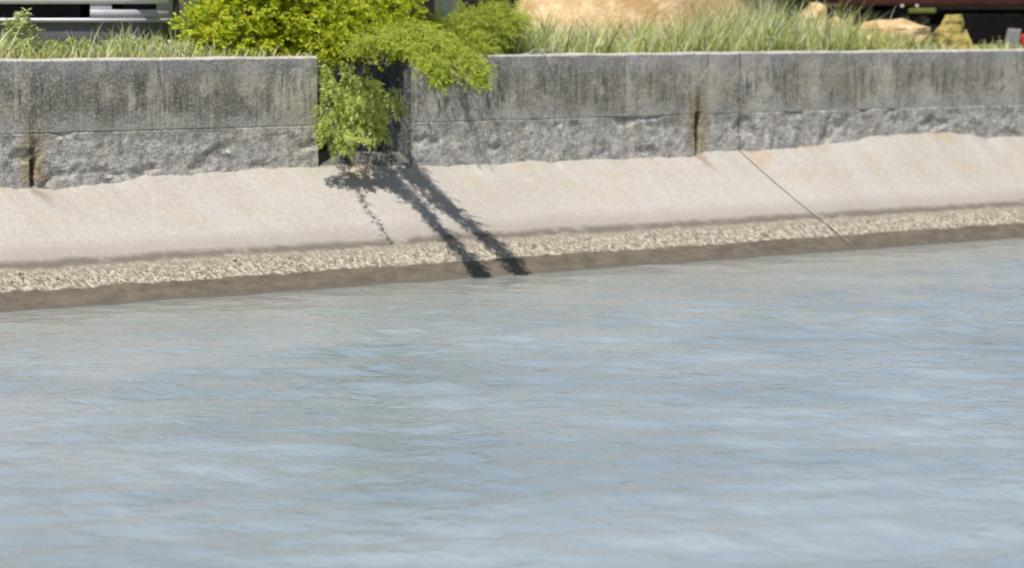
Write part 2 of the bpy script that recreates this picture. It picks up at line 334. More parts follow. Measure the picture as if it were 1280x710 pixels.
# shells and barnacles in the tide band: nobody could count them
def crust():
    V = []; Fc = []
    for _ in range(3600):
        x = rng.uniform(-11, 13.5); zt = min(.29, max(.14, rng.normal(.195, .03))); y = -OW * (1 - zt / ZB)
        if noise.noise((x * 2.1, y * 6, 7)) < -.08 + .1 * noise.noise((x * .6, 1, 7)): continue
        z = apron_z(x, y); r = rng.uniform(.005, .013) * (1.5 if rng.random() < .08 else 1); h = r * rng.uniform(.6, 1.4); n = len(V); a0 = rng.random() * 6
        e = rng.uniform(.6, 1.4)
        for q, (rr, hh) in enumerate(((1, -.3), (.75, .7))):
            for kk in range(5):
                a = a0 + kk * 1.2566; V.append((x + r * rr * math.cos(a) * e, y + r * rr * math.sin(a), z + h * hh))
        V.append((x, y, z + h * rng.uniform(.5, 1.0)))
        for kk in range(5): Fc.append((n + kk, n + (kk + 1) % 5, n + 5 + (kk + 1) % 5, n + 5 + kk)); Fc.append((n + 5 + kk, n + 5 + (kk + 1) % 5, n + 10))
    return V, Fc
k = NT('shell'); g = k.t.nodes.new('ShaderNodeNewGeometry'); cr = k.t.nodes.new('ShaderNodeValToRGB'); k.t.links.new(g.outputs['Random Per Island'], cr.inputs[0]); e = cr.color_ramp.elements
e[0].color = C(.13, .10, .07); e[1].color = C(.60, .55, .46); q = e.new(.16); q.color = C(.28, .235, .175); q = e.new(.5); q.color = C(.44, .39, .31); k.done(cr.outputs[0], .8, .3); M['shell'] = k.m
v, f = crust(); tag(mesh('barnacle_crust', v, f, M['shell']), 'crust of pale barnacles and oyster shells along the tide line of the apron', 'barnacles', kind='stuff')

# ---------------------------------------------------------------- sea wall sections
def wall_face(name, x0, x1, z0, z1, mat, parent, upper, proud):
    """face, top and back of one lift as a displaced skin; the front stands at Y = -proud"""
    L = parent.location; a, b = max(x0, -15.5), min(x1, 18); step = .03
    xs = list(np.arange(a, b, step)) + [b]
    if x0 < a: xs = [x0, -30, -22, -18] + xs
    if x1 > b: xs = xs + [21, 26, 40, x1]
    zs = list(np.arange(z0, z1 - .02, .03)) + [z1 - .015, z1]
    prof = []                                                  # (y, z, kind)
    prof = [(-proud, z, 1) for z in zs[:-1]] + [(-proud + .012, z1, 2)] + [(y, z1 + .004, 2) for y in (.06, .12, .18, .24)] + [(.3, z1 - .01, 0), (.3, z0, 0)]
    n = len(xs); v = []
    for (y, z, kd) in prof:
        for i, x in enumerate(xs):
            yy, zz = y, z
            if kd:
                amp = .004 if upper else .008
                if not upper: yy += .0112 + .004 * noise.noise((x * 2.2, 3, 9)) if x < XJ + .4 else .006
                if not upper: amp = .004 + .006 * smooth(z1, z1 - .12, z)
                dsp = amp * noise.noise((x * 6, z * 6, 1)) + amp * .7 * noise.noise((x * 16, z * 16, 3)) + .01 * noise.noise((x * .8, z, 8))
                if kd == 1: yy += dsp
                elif y < .05: yy += dsp
                if kd == 2: zz += .007 * noise.noise((x * 2.5, y * 3, 6)) + .005 * noise.noise((x * 11, y * 9, 6)) + .004 * noise.noise((x * .35, 2, 6))
                elif upper and z > z1 - .05: zz += .007 * noise.noise((x * 2.5, 0, 6)) + .005 * noise.noise((x * 11, 0, 6))
                if kd == 1:
                    for (dx, zt, zb) in DRAINS:                     # drain slots eaten into the face
                        wx = .020 + .012 * noise.noise((z * 9, dx, 0)); c = x - dx - .03 * noise.noise((z * 4, dx, 5))
                        yy += .10 * smooth(wx + .022, wx - .012, abs(c)) * smooth(zt + .03, zt - .03, z) * smooth(zb - .1, zb, z)
                    if not upper:                                   # broken hollows near the footing
                        hn = noise.noise((x * 2.3, z * 5.5, 12)); yy += .016 * smooth(.26, .5, hn + .12 * noise.noise((x * 12, z * 12, 5)))
            v.append((x - L.x, yy - L.y, zz - L.z))
    f = [(j * n + i, j * n + i + 1, j * n + n + i + 1, j * n + n + i) for j in range(len(prof) - 1) for i in range(n - 1)]
    for col_, rev in ((0, 0), (n - 1, 1)):
        q = [j * n + col_ for j in range(len(prof))]; f.append(tuple(q if rev else q[::-1]))
    return mesh(name, v, f, mat, parent)
def wall_section(x0, x1, label):
    r = empty('sea_wall', (max(-12, min(12, (x0 + x1) / 2)), 0, 0))
    tag(r, label, 'concrete wall', 'sections of the sea wall')
    wall_face('upper_wall', x0, x1, ZM, ZT, M['upper'], r, True, 0.0)
    wall_face('lower_wall', x0, x1, .35, ZM - .0005, M['lower'], r, False, 0.014)
    return r
wall_section(-60, XL, 'black streaked grey concrete wall left of the leafy gap, rusty drain slot near its left end')
wall_section(XR, XJ - .006, 'grey concrete wall between the leafy gap and the vertical joint, with a mossy drain slot')
wall_section(XJ + .006, 60, 'grey concrete wall right of the vertical joint, pale ledge line along its middle')
# recess
r = empty('recess_wall', ((XL + XR) / 2, .23, .4)); L = r.location
tag(r, 'dark blue-grey set-back concrete panel in the gap behind the hanging leaves', 'concrete panel')
xs = np.arange(XL - .1, XR + .1, .04); zs = np.arange(.4, 1.93, .04)
v = [(x - L.x, .235 + .012 * noise.noise((x * 5, z * 5, 2)) - L.y, z - L.z) for z in zs for x in xs]; n = len(xs)
f = [(j * n + i, j * n + i + 1, j * n + n + i + 1, j * n + n + i) for j in range(len(zs) - 1) for i in range(n - 1)]
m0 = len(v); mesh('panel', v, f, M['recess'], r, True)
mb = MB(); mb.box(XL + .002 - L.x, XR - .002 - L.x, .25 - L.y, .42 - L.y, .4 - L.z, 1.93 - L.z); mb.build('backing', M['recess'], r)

# ---------------------------------------------------------------- plants
class Leaves:
    def __init__(s): s.v = []; s.f = []
    def leaflet(s, p, d, nrm, L, W):
        d = d.normalized(); sd = d.cross(nrm)
        if sd.length < 1e-4: sd = d.orthogonal()
        sd.normalize(); up = sd.cross(d); n = len(s.v)
        m = p + d * L * .5
        s.v += [p, m + sd * W * .5 + up * W * .12, p + d * L - up * L * .12, m - sd * W * .5 + up * W * .12]
        s.f.append((n, n + 1, n + 2, n + 3))
    def frond(s, p, d, L, pairs, LL, LW, droop=.5, up=Vector((-.25, -.6, .75))):
        d = d.normalized(); step = L / pairs; q = p.copy()
        for i in range(pairs):
            d = (d + Vector((0, 0, -droop / pairs))).normalized(); q = q + d * step
            sd = d.cross(up)
            if sd.length < .1: sd = d.orthogonal()
            sd.normalize(); nn = sd.cross(d); t = i / pairs; k = LL * (1 - .45 * t) * random.uniform(.75, 1.2)
            for sg in (1, -1):
                dd = sd * sg + d * .75 + Vector((random.gauss(0, .18), random.gauss(0, .18), random.gauss(0, .18)))
                s.leaflet(q, dd, nn + Vector((random.gauss(0, .3), random.gauss(0, .3), random.gauss(0, .3))), k, LW * k / LL)
        s.leaflet(q, d, up, LL, LW)
    def build(s, name, mat, parent):
        L = parent.location; return mesh(name, [(p[0] - L.x, p[1] - L.y, p[2] - L.z) for p in s.v], s.f, mat, parent)
def rv(s=1): return Vector((random.gauss(0, s), random.gauss(0, s), random.gauss(0, s)))
def curve(p0, p1, sag=.1, n=7, wob=.02):
    out = []
    for i in range(n):
        t = i / (n - 1); q = p0.lerp(p1, t) + Vector((0, 0, sag * 4 * t * (1 - t)))
        if 0 < i < n - 1: q += rv(wob)
        out.append(q)
    return out
def shrub(name, base, lobes, n, label, group=None, mat='leaf', frond=(.16, 5, .05, .026), droop=.5, shell=.45, outw=.6):
    root = empty(name, base); tag(root, label, 'shrub', group); L = root.location
    st = MB(); lv = Leaves(); tot = sum(a[3] * a[4] * a[5] for a in lobes) ; 
    for (px, py, yy, rx, ry, rz) in lobes:
        c = at(px, py, yy); b = Vector(base)
        st.tube([p - L for p in curve(b + Vector((random.uniform(-.08, .08), random.uniform(-.04, .04), 0)), c, .12, 7)], [.022 - .0025 * i for i in range(7)], 6)
        w_ = (rx * ry * rz) / tot; m = int(n * w_)
        tips = []
        for _ in range(max(3, int(m / 45))):
            u = rv().normalized(); tip = c + Vector((u.x * rx, u.y * ry, u.z * rz)) * .8; st.tube([p - L for p in curve(c, tip, .03, 5, .01)], [.009, .007, .006, .004, .002], 4); tips.append(tip)
        for _ in range(m):
            u = rv().normalized(); rr = random.random() ** shell
            cl = noise.noise(u * 2.2 + c) * .22 + noise.noise(u * 5 + c) * .12
            p = c + Vector((u.x * rx, u.y * ry, u.z * rz)) * rr * (1 + cl)
            if p.z < gz(p.x, p.y) + .01 and p.y > 0 and p.y > -.02: p.z = gz(p.x, p.y) + random.uniform(.02, .1)
            if p.y > -.02 and p.y < .33 and p.z < ZT + .02 and not (XL + .02 < p.x < XR - .03): p.z = ZT + .03 + random.random() * .04
            d = (u * outw + Vector((0, 0, .25)) + rv(.45)).normalized()
            lv.frond(p, d, frond[0] * random.uniform(.7, 1.3), frond[1], frond[2], frond[3], droop)
    st.build('stem', M['stem'], root, True); lv.build('leaves', M[mat], root)
    return root
def gnd(px, y): p = at(px, 60, y); return Vector((p.x, y, gz(p.x, y)))
shrub('leafy_shrub', gnd(305, .75), [(262, 42, .75, .30, .30, .27), (300, 10, .85, .36, .35, .30), (345, 25, .70, .36, .32, .34), (385, 0, .8, .36, .35, .3), (320, -50, .9, .5, .4, .35), (300, 52, .62, .36, .2, .12), (362, 50, .55, .25, .2, .14)],
      2700, 'bright yellow-green rounded shrub sitting on the wall left of the gap', 'shrubs over the sea wall', 'leaf', (.11, 4, .045, .030), .3)
shrub('leafy_shrub', Vector(((XL + XR) / 2, .42, 1.95)), [(420, 25, .55, .38, .32, .34), (470, 10, .50, .36, .34, .34), (500, 45, .30, .26, .24, .22), (440, 58, .36, .34, .2, .14), (480, -50, .7, .5, .45, .38), (405, 58, .34, .18, .16, .14), (515, 62, .15, .20, .18, .15), (455, 40, .36, .3, .2, .2)],
      2900, 'dense yellow-green shrub arching out above the dark gap in the wall', 'shrubs over the sea wall', 'leaf', (.17, 6, .045, .020), .9)

# feathery shrub right of the gap: its long arms reach out over the apron and drop the three dark shadows there
def on_apron(px, py):
    d = cF + cR * ((px - 640) / FPX) + cU * ((355 - py) / FPX)
    nrm = Vector((0, -ZB / OW, 1)) ; nrm = Vector((0, -ZB, OW)).normalized(); p0 = Vector((0, 0, ZB)); return CAM + d * ((p0 - CAM).dot(nrm) / d.dot(nrm))
def arm(pts, n, lv, st, L, spread, frond, thick=.006):
    cas = [on_apron(a, b) + to_sun * t for a, b, t in pts]
    path = []
    for i in range(len(cas) - 1):
        for j in range(6): path.append(cas[i].lerp(cas[i + 1], j / 6) + (rv(.006) if i + j else Vector((0, 0, 0))))
    path.append(cas[-1]); st.tube([p - L for p in path], [thick * (1 - .7 * i / len(path)) for i in range(len(path))], 4)
    for _ in range(n):
        t = random.random(); i = min(int(t * (len(path) - 1)), len(path) - 2); p = path[i].lerp(path[i + 1], random.random())
        d = (path[i + 1] - path[i]).normalized(); q = p + rv(spread)
        lv.frond(q, (d * .9 + rv(.5)).normalized(), frond[0] * random.uniform(.7, 1.2), frond[1], frond[2], frond[3], .5)
    return cas
root = shrub('feathery_shrub', gnd(560, .42), [(560, 48, .35, .30, .22, .20), (600, 42, .38, .32, .24, .20), (630, 30, .40, .22, .2, .20), (545, 74, .10, .20, .13, .13), (585, 70, .16, .26, .14, .13), (598, 80, .02, .17, .08, .10), (575, 100, -.10, .08, .05, .08)],
      1300, 'feathery yellow-green shrub spilling over the wall right of the gap', 'shrubs over the sea wall', 'leaf_fern', (.17, 7, .04, .014), .9)
L = root.location; st = MB(); lv = Leaves()
ARMS = [([(508, 203, 1.3), (530, 228, 1.6), (560, 258, 1.86), (600, 292, 1.99), (630, 318, 2.04), (650, 340, 2.05)], 640, .040),
        ([(478, 205, 1.25), (505, 235, 1.6), (540, 275, 1.88), (570, 308, 2.0), (592, 332, 2.05), (604, 346, 2.06)], 560, .038),
        ([(495, 205, 1.3), (515, 225, 1.5), (545, 258, 1.75)], 60, .02),
        ([(455, 205, 1.2), (475, 222, 1.4), (500, 245, 1.6)], 30, .015)]
for pts, n, sp in ARMS: arm(pts, n, lv, st, L, sp, (.11, 6, .034, .015))
st.build('arching_stem', M['stem'], root, True); lv.build('arching_leaves', M['leaf_fern'], root)

# paler plant hanging in the gap
_at = at
def hat(px, py, y): return _at(px, py, y - .27)
root = empty('hanging_plant', ((XL + XR) / 2, .15, 1.9)); tag(root, 'pale green plant hanging down in front of the dark gap in the wall', 'hanging plant'); L = root.location
st = MB(); lv = Leaves()
HANG = [((440, 75, .05), (432, 120, -.06), (424, 165, -.06), (428, 172, -.05), 105, .045), ((455, 80, .05), (450, 120, -.10), (448, 150, -.10), (440, 167, -.08), 85, .05), ((470, 100, .06), (468, 122, -.08), (470, 150, -.08), (466, 158, -.06), 75, .035),
        ((415, 100, .06), (408, 125, -.03), (402, 145, -.06), (400, 160, -.06), 42, .025), ((470, 105, .06), (480, 112, -.06), (490, 118, -.09), (496, 128, -.09), 30, .02), ((405, 78, .06), (410, 92, .0), (412, 105, .0), (414, 112, 0), 30, .02), ((450, 100, .05), (454, 105, -.05), (466, 118, -.08), (476, 135, -.09), 30, .035)]
for a, b, c, d, n, sp in HANG:
    P = [at(*a), hat(*b), hat(*c), hat(*d)]; path = [P[i].lerp(P[i + 1], j / 5) for i in range(3) for j in range(5)] + [P[3]]
    st.tube([p - L for p in path], .005, 4)
    for _ in range(int(n * .72)):
        i = random.randrange(len(path) - 1); p = path[i].lerp(path[i + 1], random.random()) + rv(sp); 
        if p.x > XR - .02 and p.y > -.03: p.x = XR - .05
        if p.x < XL + .02 and p.y > -.03: p.y = -.04
        lv.frond(p, (Vector((0, -.2, -.8)) + rv(.38)).normalized(), 1.0 * .15 * random.uniform(.7, 1.2), 5, .062, .027, .5, up=Vector((0, -1, .5)))
arm([(432, 214, .45), (446, 238, .62), (470, 275, .85), (490, 303, 1.1)], 60, lv, st, L, .018, (.07, 5, .022, .010), .004)
st.build('stem', M['stem'], root, True); lv.build('leaves', M['leaf_pale'], root)

# ---------------------------------------------------------------- grass and weeds
class Blades:
    def __init__(s): s.v = []; s.f = []
    def blade(s, p, d, L, W, bend=.5, seg=4):
        d = d.normalized(); sd = (d.cross(cF) if random.random() < .6 else d.cross(rv())).normalized(); n = len(s.v); q = Vector(p); hor = Vector((d.x, d.y, 0)); hor = hor.normalized() if hor.length > .01 else Vector((1, 0, 0))
        for i in range(seg + 1):
            t = i / seg; ww = W * (1 - t ** 1.6) * .5 + .0004; s.v += [q - sd * ww, q + sd * ww]
            d = (d + hor * bend * .35 / seg * (1 + 2 * t) - Vector((0, 0, bend * t * 1.1 / seg))).normalized(); q = q + d * (L / seg)
        for i in range(seg): s.f.append((n + 2 * i, n + 2 * i + 1, n + 2 * i + 3, n + 2 * i + 2))
    def build(s, name, mat, parent=None):
        L = parent.location if parent else Vector((0, 0, 0)); return mesh(name, [(p[0] - L.x, p[1] - L.y, p[2] - L.z) for p in s.v], s.f, mat, parent)
def hfun(px, table): return float(np.interp(px, [t[0] for t in table], [t[1] for t in table]))
def grass_patch(pxa, pxb, n, table, ya=.26, yb=1.3, lean=.35):
    B = Blades()
    for _ in range(n):
        px = random.uniform(pxa, pxb); y = ya + (yb - ya) * random.random() ** 1.5; x = at(px, 60, y).x; p = Vector((x, y, gz(x, max(y, .3)) - .01))
        if y < .3: p.z = ZT - .01
        cl = .55 + .9 * max(0, .5 + noise.noise((x * 3.2, y * 3, 2))); h = hfun(px, table) * cl * random.uniform(.5, 1.45)
        B.blade(p, Vector((random.gauss(.0, lean * .85), random.gauss(-.05, lean * .7), 1)), h, random.uniform(.007, .017), random.uniform(.1, 1.0), 4)
    return B
T_LEFT = [(-300, .3), (0, .28), (40, .20), (90, .17), (130, .22), (160, .30), (215, .25), (240, .16), (390, .07)]
B = grass_patch(-420, 395, 3600, T_LEFT); tag(B.build('grass', M['grass']), 'pale green grass and low weeds along the wall top left of the shrubs', 'grass', kind='stuff')
T_RIGHT = [(520, .12), (650, .34), (700, .36), (760, .30), (840, .38), (870, .42), (910, .52), (960, .54), (1010, .50), (1050, .40), (1090, .30), (1150, .22), (1180, .10), (1200, .10), (1280, .12), (1500, .3), (1700, .3)]
B = grass_patch(525, 1090, 4600, T_RIGHT)
B2 = grass_patch(1085, 1290, 800, T_RIGHT, .28, .9); B3 = grass_patch(1290, 1750, 3000, T_RIGHT)
for q in (B2, B3):
    n = len(B.v); B.v += q.v; B.f += [tuple(i + n for i in f) for f in q.f]
tag(B.build('grass', M['grass']), 'tall pale green grass growing along the wall top right of the shrubs', 'grass', kind='stuff')
B = Blades()
for _ in range(1500):
    px = random.choice((random.uniform(640, 1080), random.gauss(880, 60), random.gauss(700, 50), random.uniform(840, 1060))); y = random.uniform(.3, 1.1); x = at(px, 60, y).x
    B.blade(Vector((x, y, gz(x, y) - .01)), Vector((random.gauss(.1, .3), random.gauss(-.1, .2), 1)), hfun(px, T_RIGHT) * random.uniform(.4, 1.3), random.uniform(.008, .016), random.uniform(.1, .8), 4)
tag(B.build('dry_grass', M['straw']), 'dry whitish grass blades mixed into the tall grass right of the shrubs', 'dry grass', kind='stuff')
B = Blades()
for _ in range(800):
    px = random.uniform(-60, 230); y = random.uniform(.3, 1.0); x = at(px, 60, y).x
    B.blade(Vector((x, y, gz(x, y) - .01)), Vector((random.gauss(.1, .35), random.gauss(-.1, .2), 1)), hfun(px, T_LEFT) * random.uniform(.6, 1.2), random.uniform(.008, .015), random.uniform(.2, .9), 4)
tag(B.build('dry_grass', M['straw']), 'dry whitish grass blades among the weeds in front of the bus', 'dry grass', kind='stuff')
# scattered grass further back
B = Blades()
for _ in range(5000):
    x = random.uniform(-14, 20); y = random.uniform(1.3, 8); 
    if noise.noise((x * .8, y * .8, 0)) < -.05: continue
    B.blade(Vector((x, y, gz(x, y))), Vector((random.gauss(0, .35), random.gauss(0, .3), 1)), random.uniform(.05, .16), .012, .6, 3)
tag(B.build('grass', M['grass']), 'short sparse grass on the bare yard behind the sea wall', 'grass', kind='stuff')

def tuft(name, px, y, blades, label, mat, group=None, cat='grass tuft', W=(.007, .012), z=None):
    p = at(px, 60, y); root = empty(name, (p.x, y, z if z is not None else gz(p.x, y) if y > .3 else ZT)); tag(root, label, cat, group); B = Blades()
    for (dx, dz, L) in blades:
        B.blade(root.location + rv(.012), Vector((dx, random.gauss(0, .1), dz)), L, random.uniform(*W), random.uniform(.1, .7), 6)
    B.build('blade', M[mat], root); return root
G = 'dark grass tufts before the ochre heap'
tuft('grass_tuft', 706, .45, [(-.28, 1, .42), (.18, 1, .36), (-.5, 1, .3), (.05, 1, .3), (-.35, 1, .45)], 'dark green grass tuft before the ochre heap, nearest to the shrubs, crossing blades', 'dgrass', G)
tuft('grass_tuft', 728, .5, [(-.02, 1, .62), (.03, 1, .55), (-.2, 1, .4), (-.55, 1, .5)], 'tall upright dark green grass tuft before the ochre heap reaching above the frame', 'dgrass', G)
tuft('grass_tuft', 780, .45, [(-.08, 1, .33), (.02, 1, .26), (-.2, 1, .2)], 'short dark upright grass tuft in the middle of the ochre heap', 'dgrass', G)
tuft('grass_tuft', 797, .5, [(.5, 1, .48), (.35, 1, .35), (.1, 1, .62)], 'dark grass tuft before the ochre heap with one blade arching far to the right', 'dgrass', G)
tuft('grass_tuft', 838, .6, [(.02, 1, .55), (-.2, 1, .5), (.15, 1, .4)], 'dark green grass tuft at the right end of the ochre heap', 'dgrass', G)
G = 'pale reeds over the sea wall'
tuft('pale_reed', 760, .4, [(.28, 1, .34), (.45, 1, .38), (.1, 1, .3), (-.1, 1, .25)], 'whitish reed clump leaning right in front of the ochre heap', 'straw', G, 'reed')
tuft('pale_reed', 878, .4, [(-.02, 1, .40), (.08, 1, .42), (.16, 1, .36), (-.12, 1, .30), (.02, 1, .33)], 'whitish upright reed clump above the mossy drain slot', 'straw', G, 'reed')
tuft('pale_reed', 1002, .5, [(.0, 1, .48), (.1, 1, .4), (-.1, 1, .4), (-.2, 1, .34)], 'whitish reed clump in the thick grass right of the vertical joint', 'straw', G, 'reed')
tuft('pale_reed', 165, .5, [(-.25, 1, .26), (.0, 1, .36), (.22, 1, .38), (.35, 1, .28)], 'pale bent reed clump standing before the white bus bumper corner', 'straw', G, 'reed')
tuft('pale_reed', 120, .35, [(-.45, 1, .32), (-.3, 1, .22), (-.1, 1, .2)], 'single pale reeds leaning left before the grey bus skirt', 'straw', G, 'reed')
tuft('pale_reed', 205, .4, [(-.1, 1, .28), (.05, 1, .25), (.15, 1, .2), (-.2, 1, .2)], 'short pale reed clump beside the left edge of the rounded shrub', 'straw', G, 'reed')
tuft('tall_grass_stalk', 1073, .7, [(.03, 1, .66), (-.05, 1, .6), (.12, 1, .4)], 'tall thin green grass stalks before the black underside of the truck, left group', 'grass', 'tall stalks before the truck', 'grass stalk', (.006, .01))
tuft('tall_grass_stalk', 1100, .7, [(.28, 1, .62), (.4, 1, .4)], 'thin green grass stalk leaning right before the black underside of the truck', 'grass', 'tall stalks before the truck', 'grass stalk', (.006, .01))
# dry straws lying over the wall edge
p = at(672, 66, 0); root = empty('dry_straw', (p.x, .02, ZT)); tag(root, 'dry white straws lying over the wall edge right of the feathery shrub', 'straw'); mb = MB()
def W(px, py, y=-.03): return at(px, py, y) - root.location
mb.tube([W(650, 73, .06), W(668, 62, .05), W(690, 60, .03), W(716, 61, .03)], [.005, .006, .005, .002], 4); mb.tube([W(676, 61, .0), W(683, 70, -.03), W(688, 80, -.035), W(693, 90, -.03)], [.005, .006, .005, .002], 4); mb.tube([W(655, 66, .04), W(672, 66, .02), W(682, 62, 0)], [.004, .005, .003], 4)
mb.build('stalk', M['straw'], root)
# leafy weeds
def weed(px, y, h, label, n=60, spread=.10, mat='weed', LL=.05):
    p = at(px, 60, y); root = empty('weed', (p.x, y, gz(p.x, y))); tag(root, label, 'weed', 'leafy weeds along the wall top'); L = root.location; st = MB(); lv = Leaves()
    for s in range(4):
        top = L + Vector((random.gauss(0, spread), random.gauss(0, spread * .5), h * random.uniform(.7, 1))); path = curve(L.copy(), top, .02, 5, .008); st.tube([q - L for q in path], [.004, .004, .003, .002, .001], 4)
        for _ in range(n // 4):
            t = random.random() ** .7; i = min(3, int(t * 4)); q = path[i].lerp(path[i + 1], t * 4 - i) + rv(.012); lv.leaflet(q, Vector((random.gauss(0, 1), random.gauss(0, 1), random.gauss(.3, .4))), Vector((0, 0, 1)) + rv(.4), LL * random.uniform(.6, 1.2), LL * .45)
    st.build('stem', M['dgrass'], root); lv.build('leaves', M[mat], root)
weed(12, .6, .50, 'pale bushy weed at the far left end before the bus grille', 420, .17, LL=.06)
weed(-25, .6, .42, 'pale weed cut by the left edge of the picture', 300, .18)
weed(38, .5, .42, 'pale weed with whitish flower heads before the left of the bus skirt', 260, .08, LL=.05)
weed(92, .5, .28, 'low bright green weed under the bus grille end', 220, .12, 'leaf_pale')
weed(60, .45, .14, 'low weed mat between the two taller weeds and the bus grille end', 110, .15)
for (wx, wy, wh, lab) in ((-70, .6, .42, 'pale weed standing outside the left edge of the picture'), (24, .42, .24, 'low pale weed at the wall edge under the tallest bushy weed'), (74, .5, .20, 'low weed at the wall edge left of the bright green one'), (112, .45, .17, 'low pale weed at the foot of the left-leaning reeds'),
                          (150, .5, .22, 'green weed in the grass below the silver bumper corner'), (185, .6, .28, 'green weed between the bent reeds and the short reed clump'), (222, .45, .20, 'pale weed touching the left edge of the rounded shrub')):
    weed(wx, wy, wh, lab, int(900 * wh), .12, 'weed', .055)
weed(140, .8, .26, 'dark small-leaved weed under the silver bumper corner', 60, .10)
weed(1165, .45, .20, 'small leafy weed standing alone left of the ochre stone block', 26, .02, 'leaf_pale', .04)
weed(1150, .4, .11, 'tiny weed at the foot of the gap between ochre stones', 26, .05, 'weed', .04)
weed(1228, .45, .18, 'brownish thin weed just right of the ochre stone block', 22, .03, 'weed', .035)
weed(1250, .45, .20, 'small yellow-leaved weed against the grey slanting slab', 24, .02, 'weed', .045)

# ---------------------------------------------------------------- ochre heap and stones
def heap():
    c = at(790, 40, 3.2); xs = np.arange(-3.0, 3.0, .08); ys = np.arange(-1.7, 1.9, .08); v = []
    for y in ys:
        for x in xs:
            r = math.sqrt((x / 2.0) ** 2 + (y / 1.35) ** 2) + .16 * noise.noise((x * .9, y * .9, 3)); h = 1.35 * (1 - smooth(.45, 1.02, r))
            h += (.10 * noise.noise((x * 2.2, y * 2.2, 1)) + .05 * noise.noise((x * 6, y * 6, 2)) + .03 * noise.noise((x * 14, y * 14, 2)) + .10 * max(0, noise.noise((x * 1.6, y * 1.6, 8)))) * smooth(0, .25, h) - .04
            v.append((c.x + x, c.y + y, gz(c.x + x, c.y + y) + h))
    n = len(xs); f = [(j * n + i, j * n + i + 1, j * n + n + i + 1, j * n + n + i) for j in range(len(ys) - 1) for i in range(n - 1)]
    tag(mesh('earth_heap', v, f, M['orange'], None, True), 'sunlit ochre earth heap behind the grass in the middle', 'earth heap')
heap()
def rock(name, px, py0, y, w_, h_, dpt, label, mat, prof=None, seed=0, group=None):
    p = at(px, py0, y); x0 = p.x; z0 = gz(x0, y) - .03; NU, NV = 28, 14; v = []; f = []
    for j in range(NV + 1):
        t = j / NV; k_ = prof(t) if prof else (1 - t ** 2.6) ** .5
        for i in range(NU):
            a = 2 * math.pi * i / NU; ca, sa = math.cos(a), math.sin(a); sq = 1 / max(abs(ca), abs(sa)) ** .6
            q = Vector((ca * sq * w_ / 2 * k_, sa * sq * dpt / 2 * k_, t * h_)); nn = .16 * noise.noise(q * 5 + Vector((seed, 0, 0))) + .1 * noise.noise(q * 13 + Vector((seed, 2, 0)))
            q = q + Vector((ca, sa, .3)) * nn * min(w_, h_); 
            lx = q.x * cR.x - q.y * cR.y; q = Vector((q.x * cR.x + q.y * cF.x, q.x * cR.y + q.y * cF.y, q.z))
            v.append(q + Vector((x0, y, z0)))
    for j in range(NV):
        for i in range(NU): f.append((j * NU + i, j * NU + (i + 1) % NU, j * NU + NU + (i + 1) % NU, j * NU + NU + i))
    f.append(tuple(range(NV * NU, (NV + 1) * NU))); m = mesh(name, v, f, mat); c = Vector((x0, y, z0)); m.data.transform(Matrix.Translation(-c)); m.location = c
    return tag(m, label, 'stone', group)
GS = 'ochre stones along the wall top'
rock('stone', 1112, 50, 1.0, .82, .44, .5, 'large orange stone with a jutting right tip behind the grass', M['orange'], lambda t: 1.0 + .12 * t if t < .8 else 1.1 * (1 - (t - .8) * 3.4), 1, GS)
rock('stone', 1075, 50, 1.1, .40, .33, .35, 'orange stone half hidden in the grass, left of the jutting one', M['orange'], None, 4, GS)
rock('stone', 1138, 55, .75, .26, .34, .2, 'small pointed orange stone between the jutting stone and the ochre block', M['orange'], lambda t: 1 - .75 * t, 6, GS)
rock('stone', 1188, 55, .8, .42, .50, .3, 'mossy yellow-ochre stone block with a flat narrow top', M['ochre'], lambda t: 1 - .5 * min(1, t * 1.15), 8, GS)
rock('stone', 1206, 58, .7, .26, .32, .2, 'low yellow-ochre stone leaning on the flat-topped block', M['ochre'], lambda t: 1 - .7 * t, 9, GS)
rock('stone', 1018, 30, 2.4, .46, .66, .4, 'upright orange stone rising above the thick grass left of the truck', M['orange'], None, 12, GS)
rock('stone', 1045, 30, 2.6, .34, .5, .35, 'orange stone arching toward the left end of the truck', M['orange'], None, 15, GS)
M['greyslab'] = plain('grey_slab', (.24, .24, .25), .9, .2, scale=14)
M['red'] = plain('red_plastic', (.62, .035, .02), .45, .5, var=.15)
p = at(1262, 56, 1.0); root = empty('slanting_slab', (p.x, 1.0, gz(p.x, 1.0)), -TH); tag(root, 'grey slab standing aslant beside the red can at the right edge', 'concrete slab')
mb = MB(); mb.add([(-.09, -.04, -.02), (.09, -.04, -.02), (.14, -.04, .30), (-.02, -.04, .31), (-.09, .05, -.02), (.09, .05, -.02), (.14, .05, .30), (-.02, .05, .31)], [(0, 1, 2, 3), (5, 4, 7, 6), (1, 5, 6, 2), (4, 0, 3, 7), (3, 2, 6, 7), (0, 4, 5, 1)]); o = mb.build('slab_body', M['greyslab'], root)
mod = o.modifiers.new('b', 'BEVEL'); mod.width = .012; mod.segments = 2
p = at(1292, 56, .9); root = empty('fuel_can', (p.x, .9, gz(p.x, .9)), -TH); tag(root, 'red fuel can cut by the right edge of the picture', 'fuel can')
mb = MB(); mb.box(-.15, .15, -.09, .09, 0, .24, .03); mb.build('can_body', M['red'], root)
mb = MB(); mb.tube([(-.08, 0, .235), (-.08, 0, .29), (.04, 0, .29), (.04, 0, .235)], .012, 6); mb.build('handle', M['red'], root)
mb = MB(); mb.disc((.10, 0, .255), (0, 0, 1), .022, .035, 14); mb.build('cap', plain('black_plastic', (.02, .02, .02), .5), root)

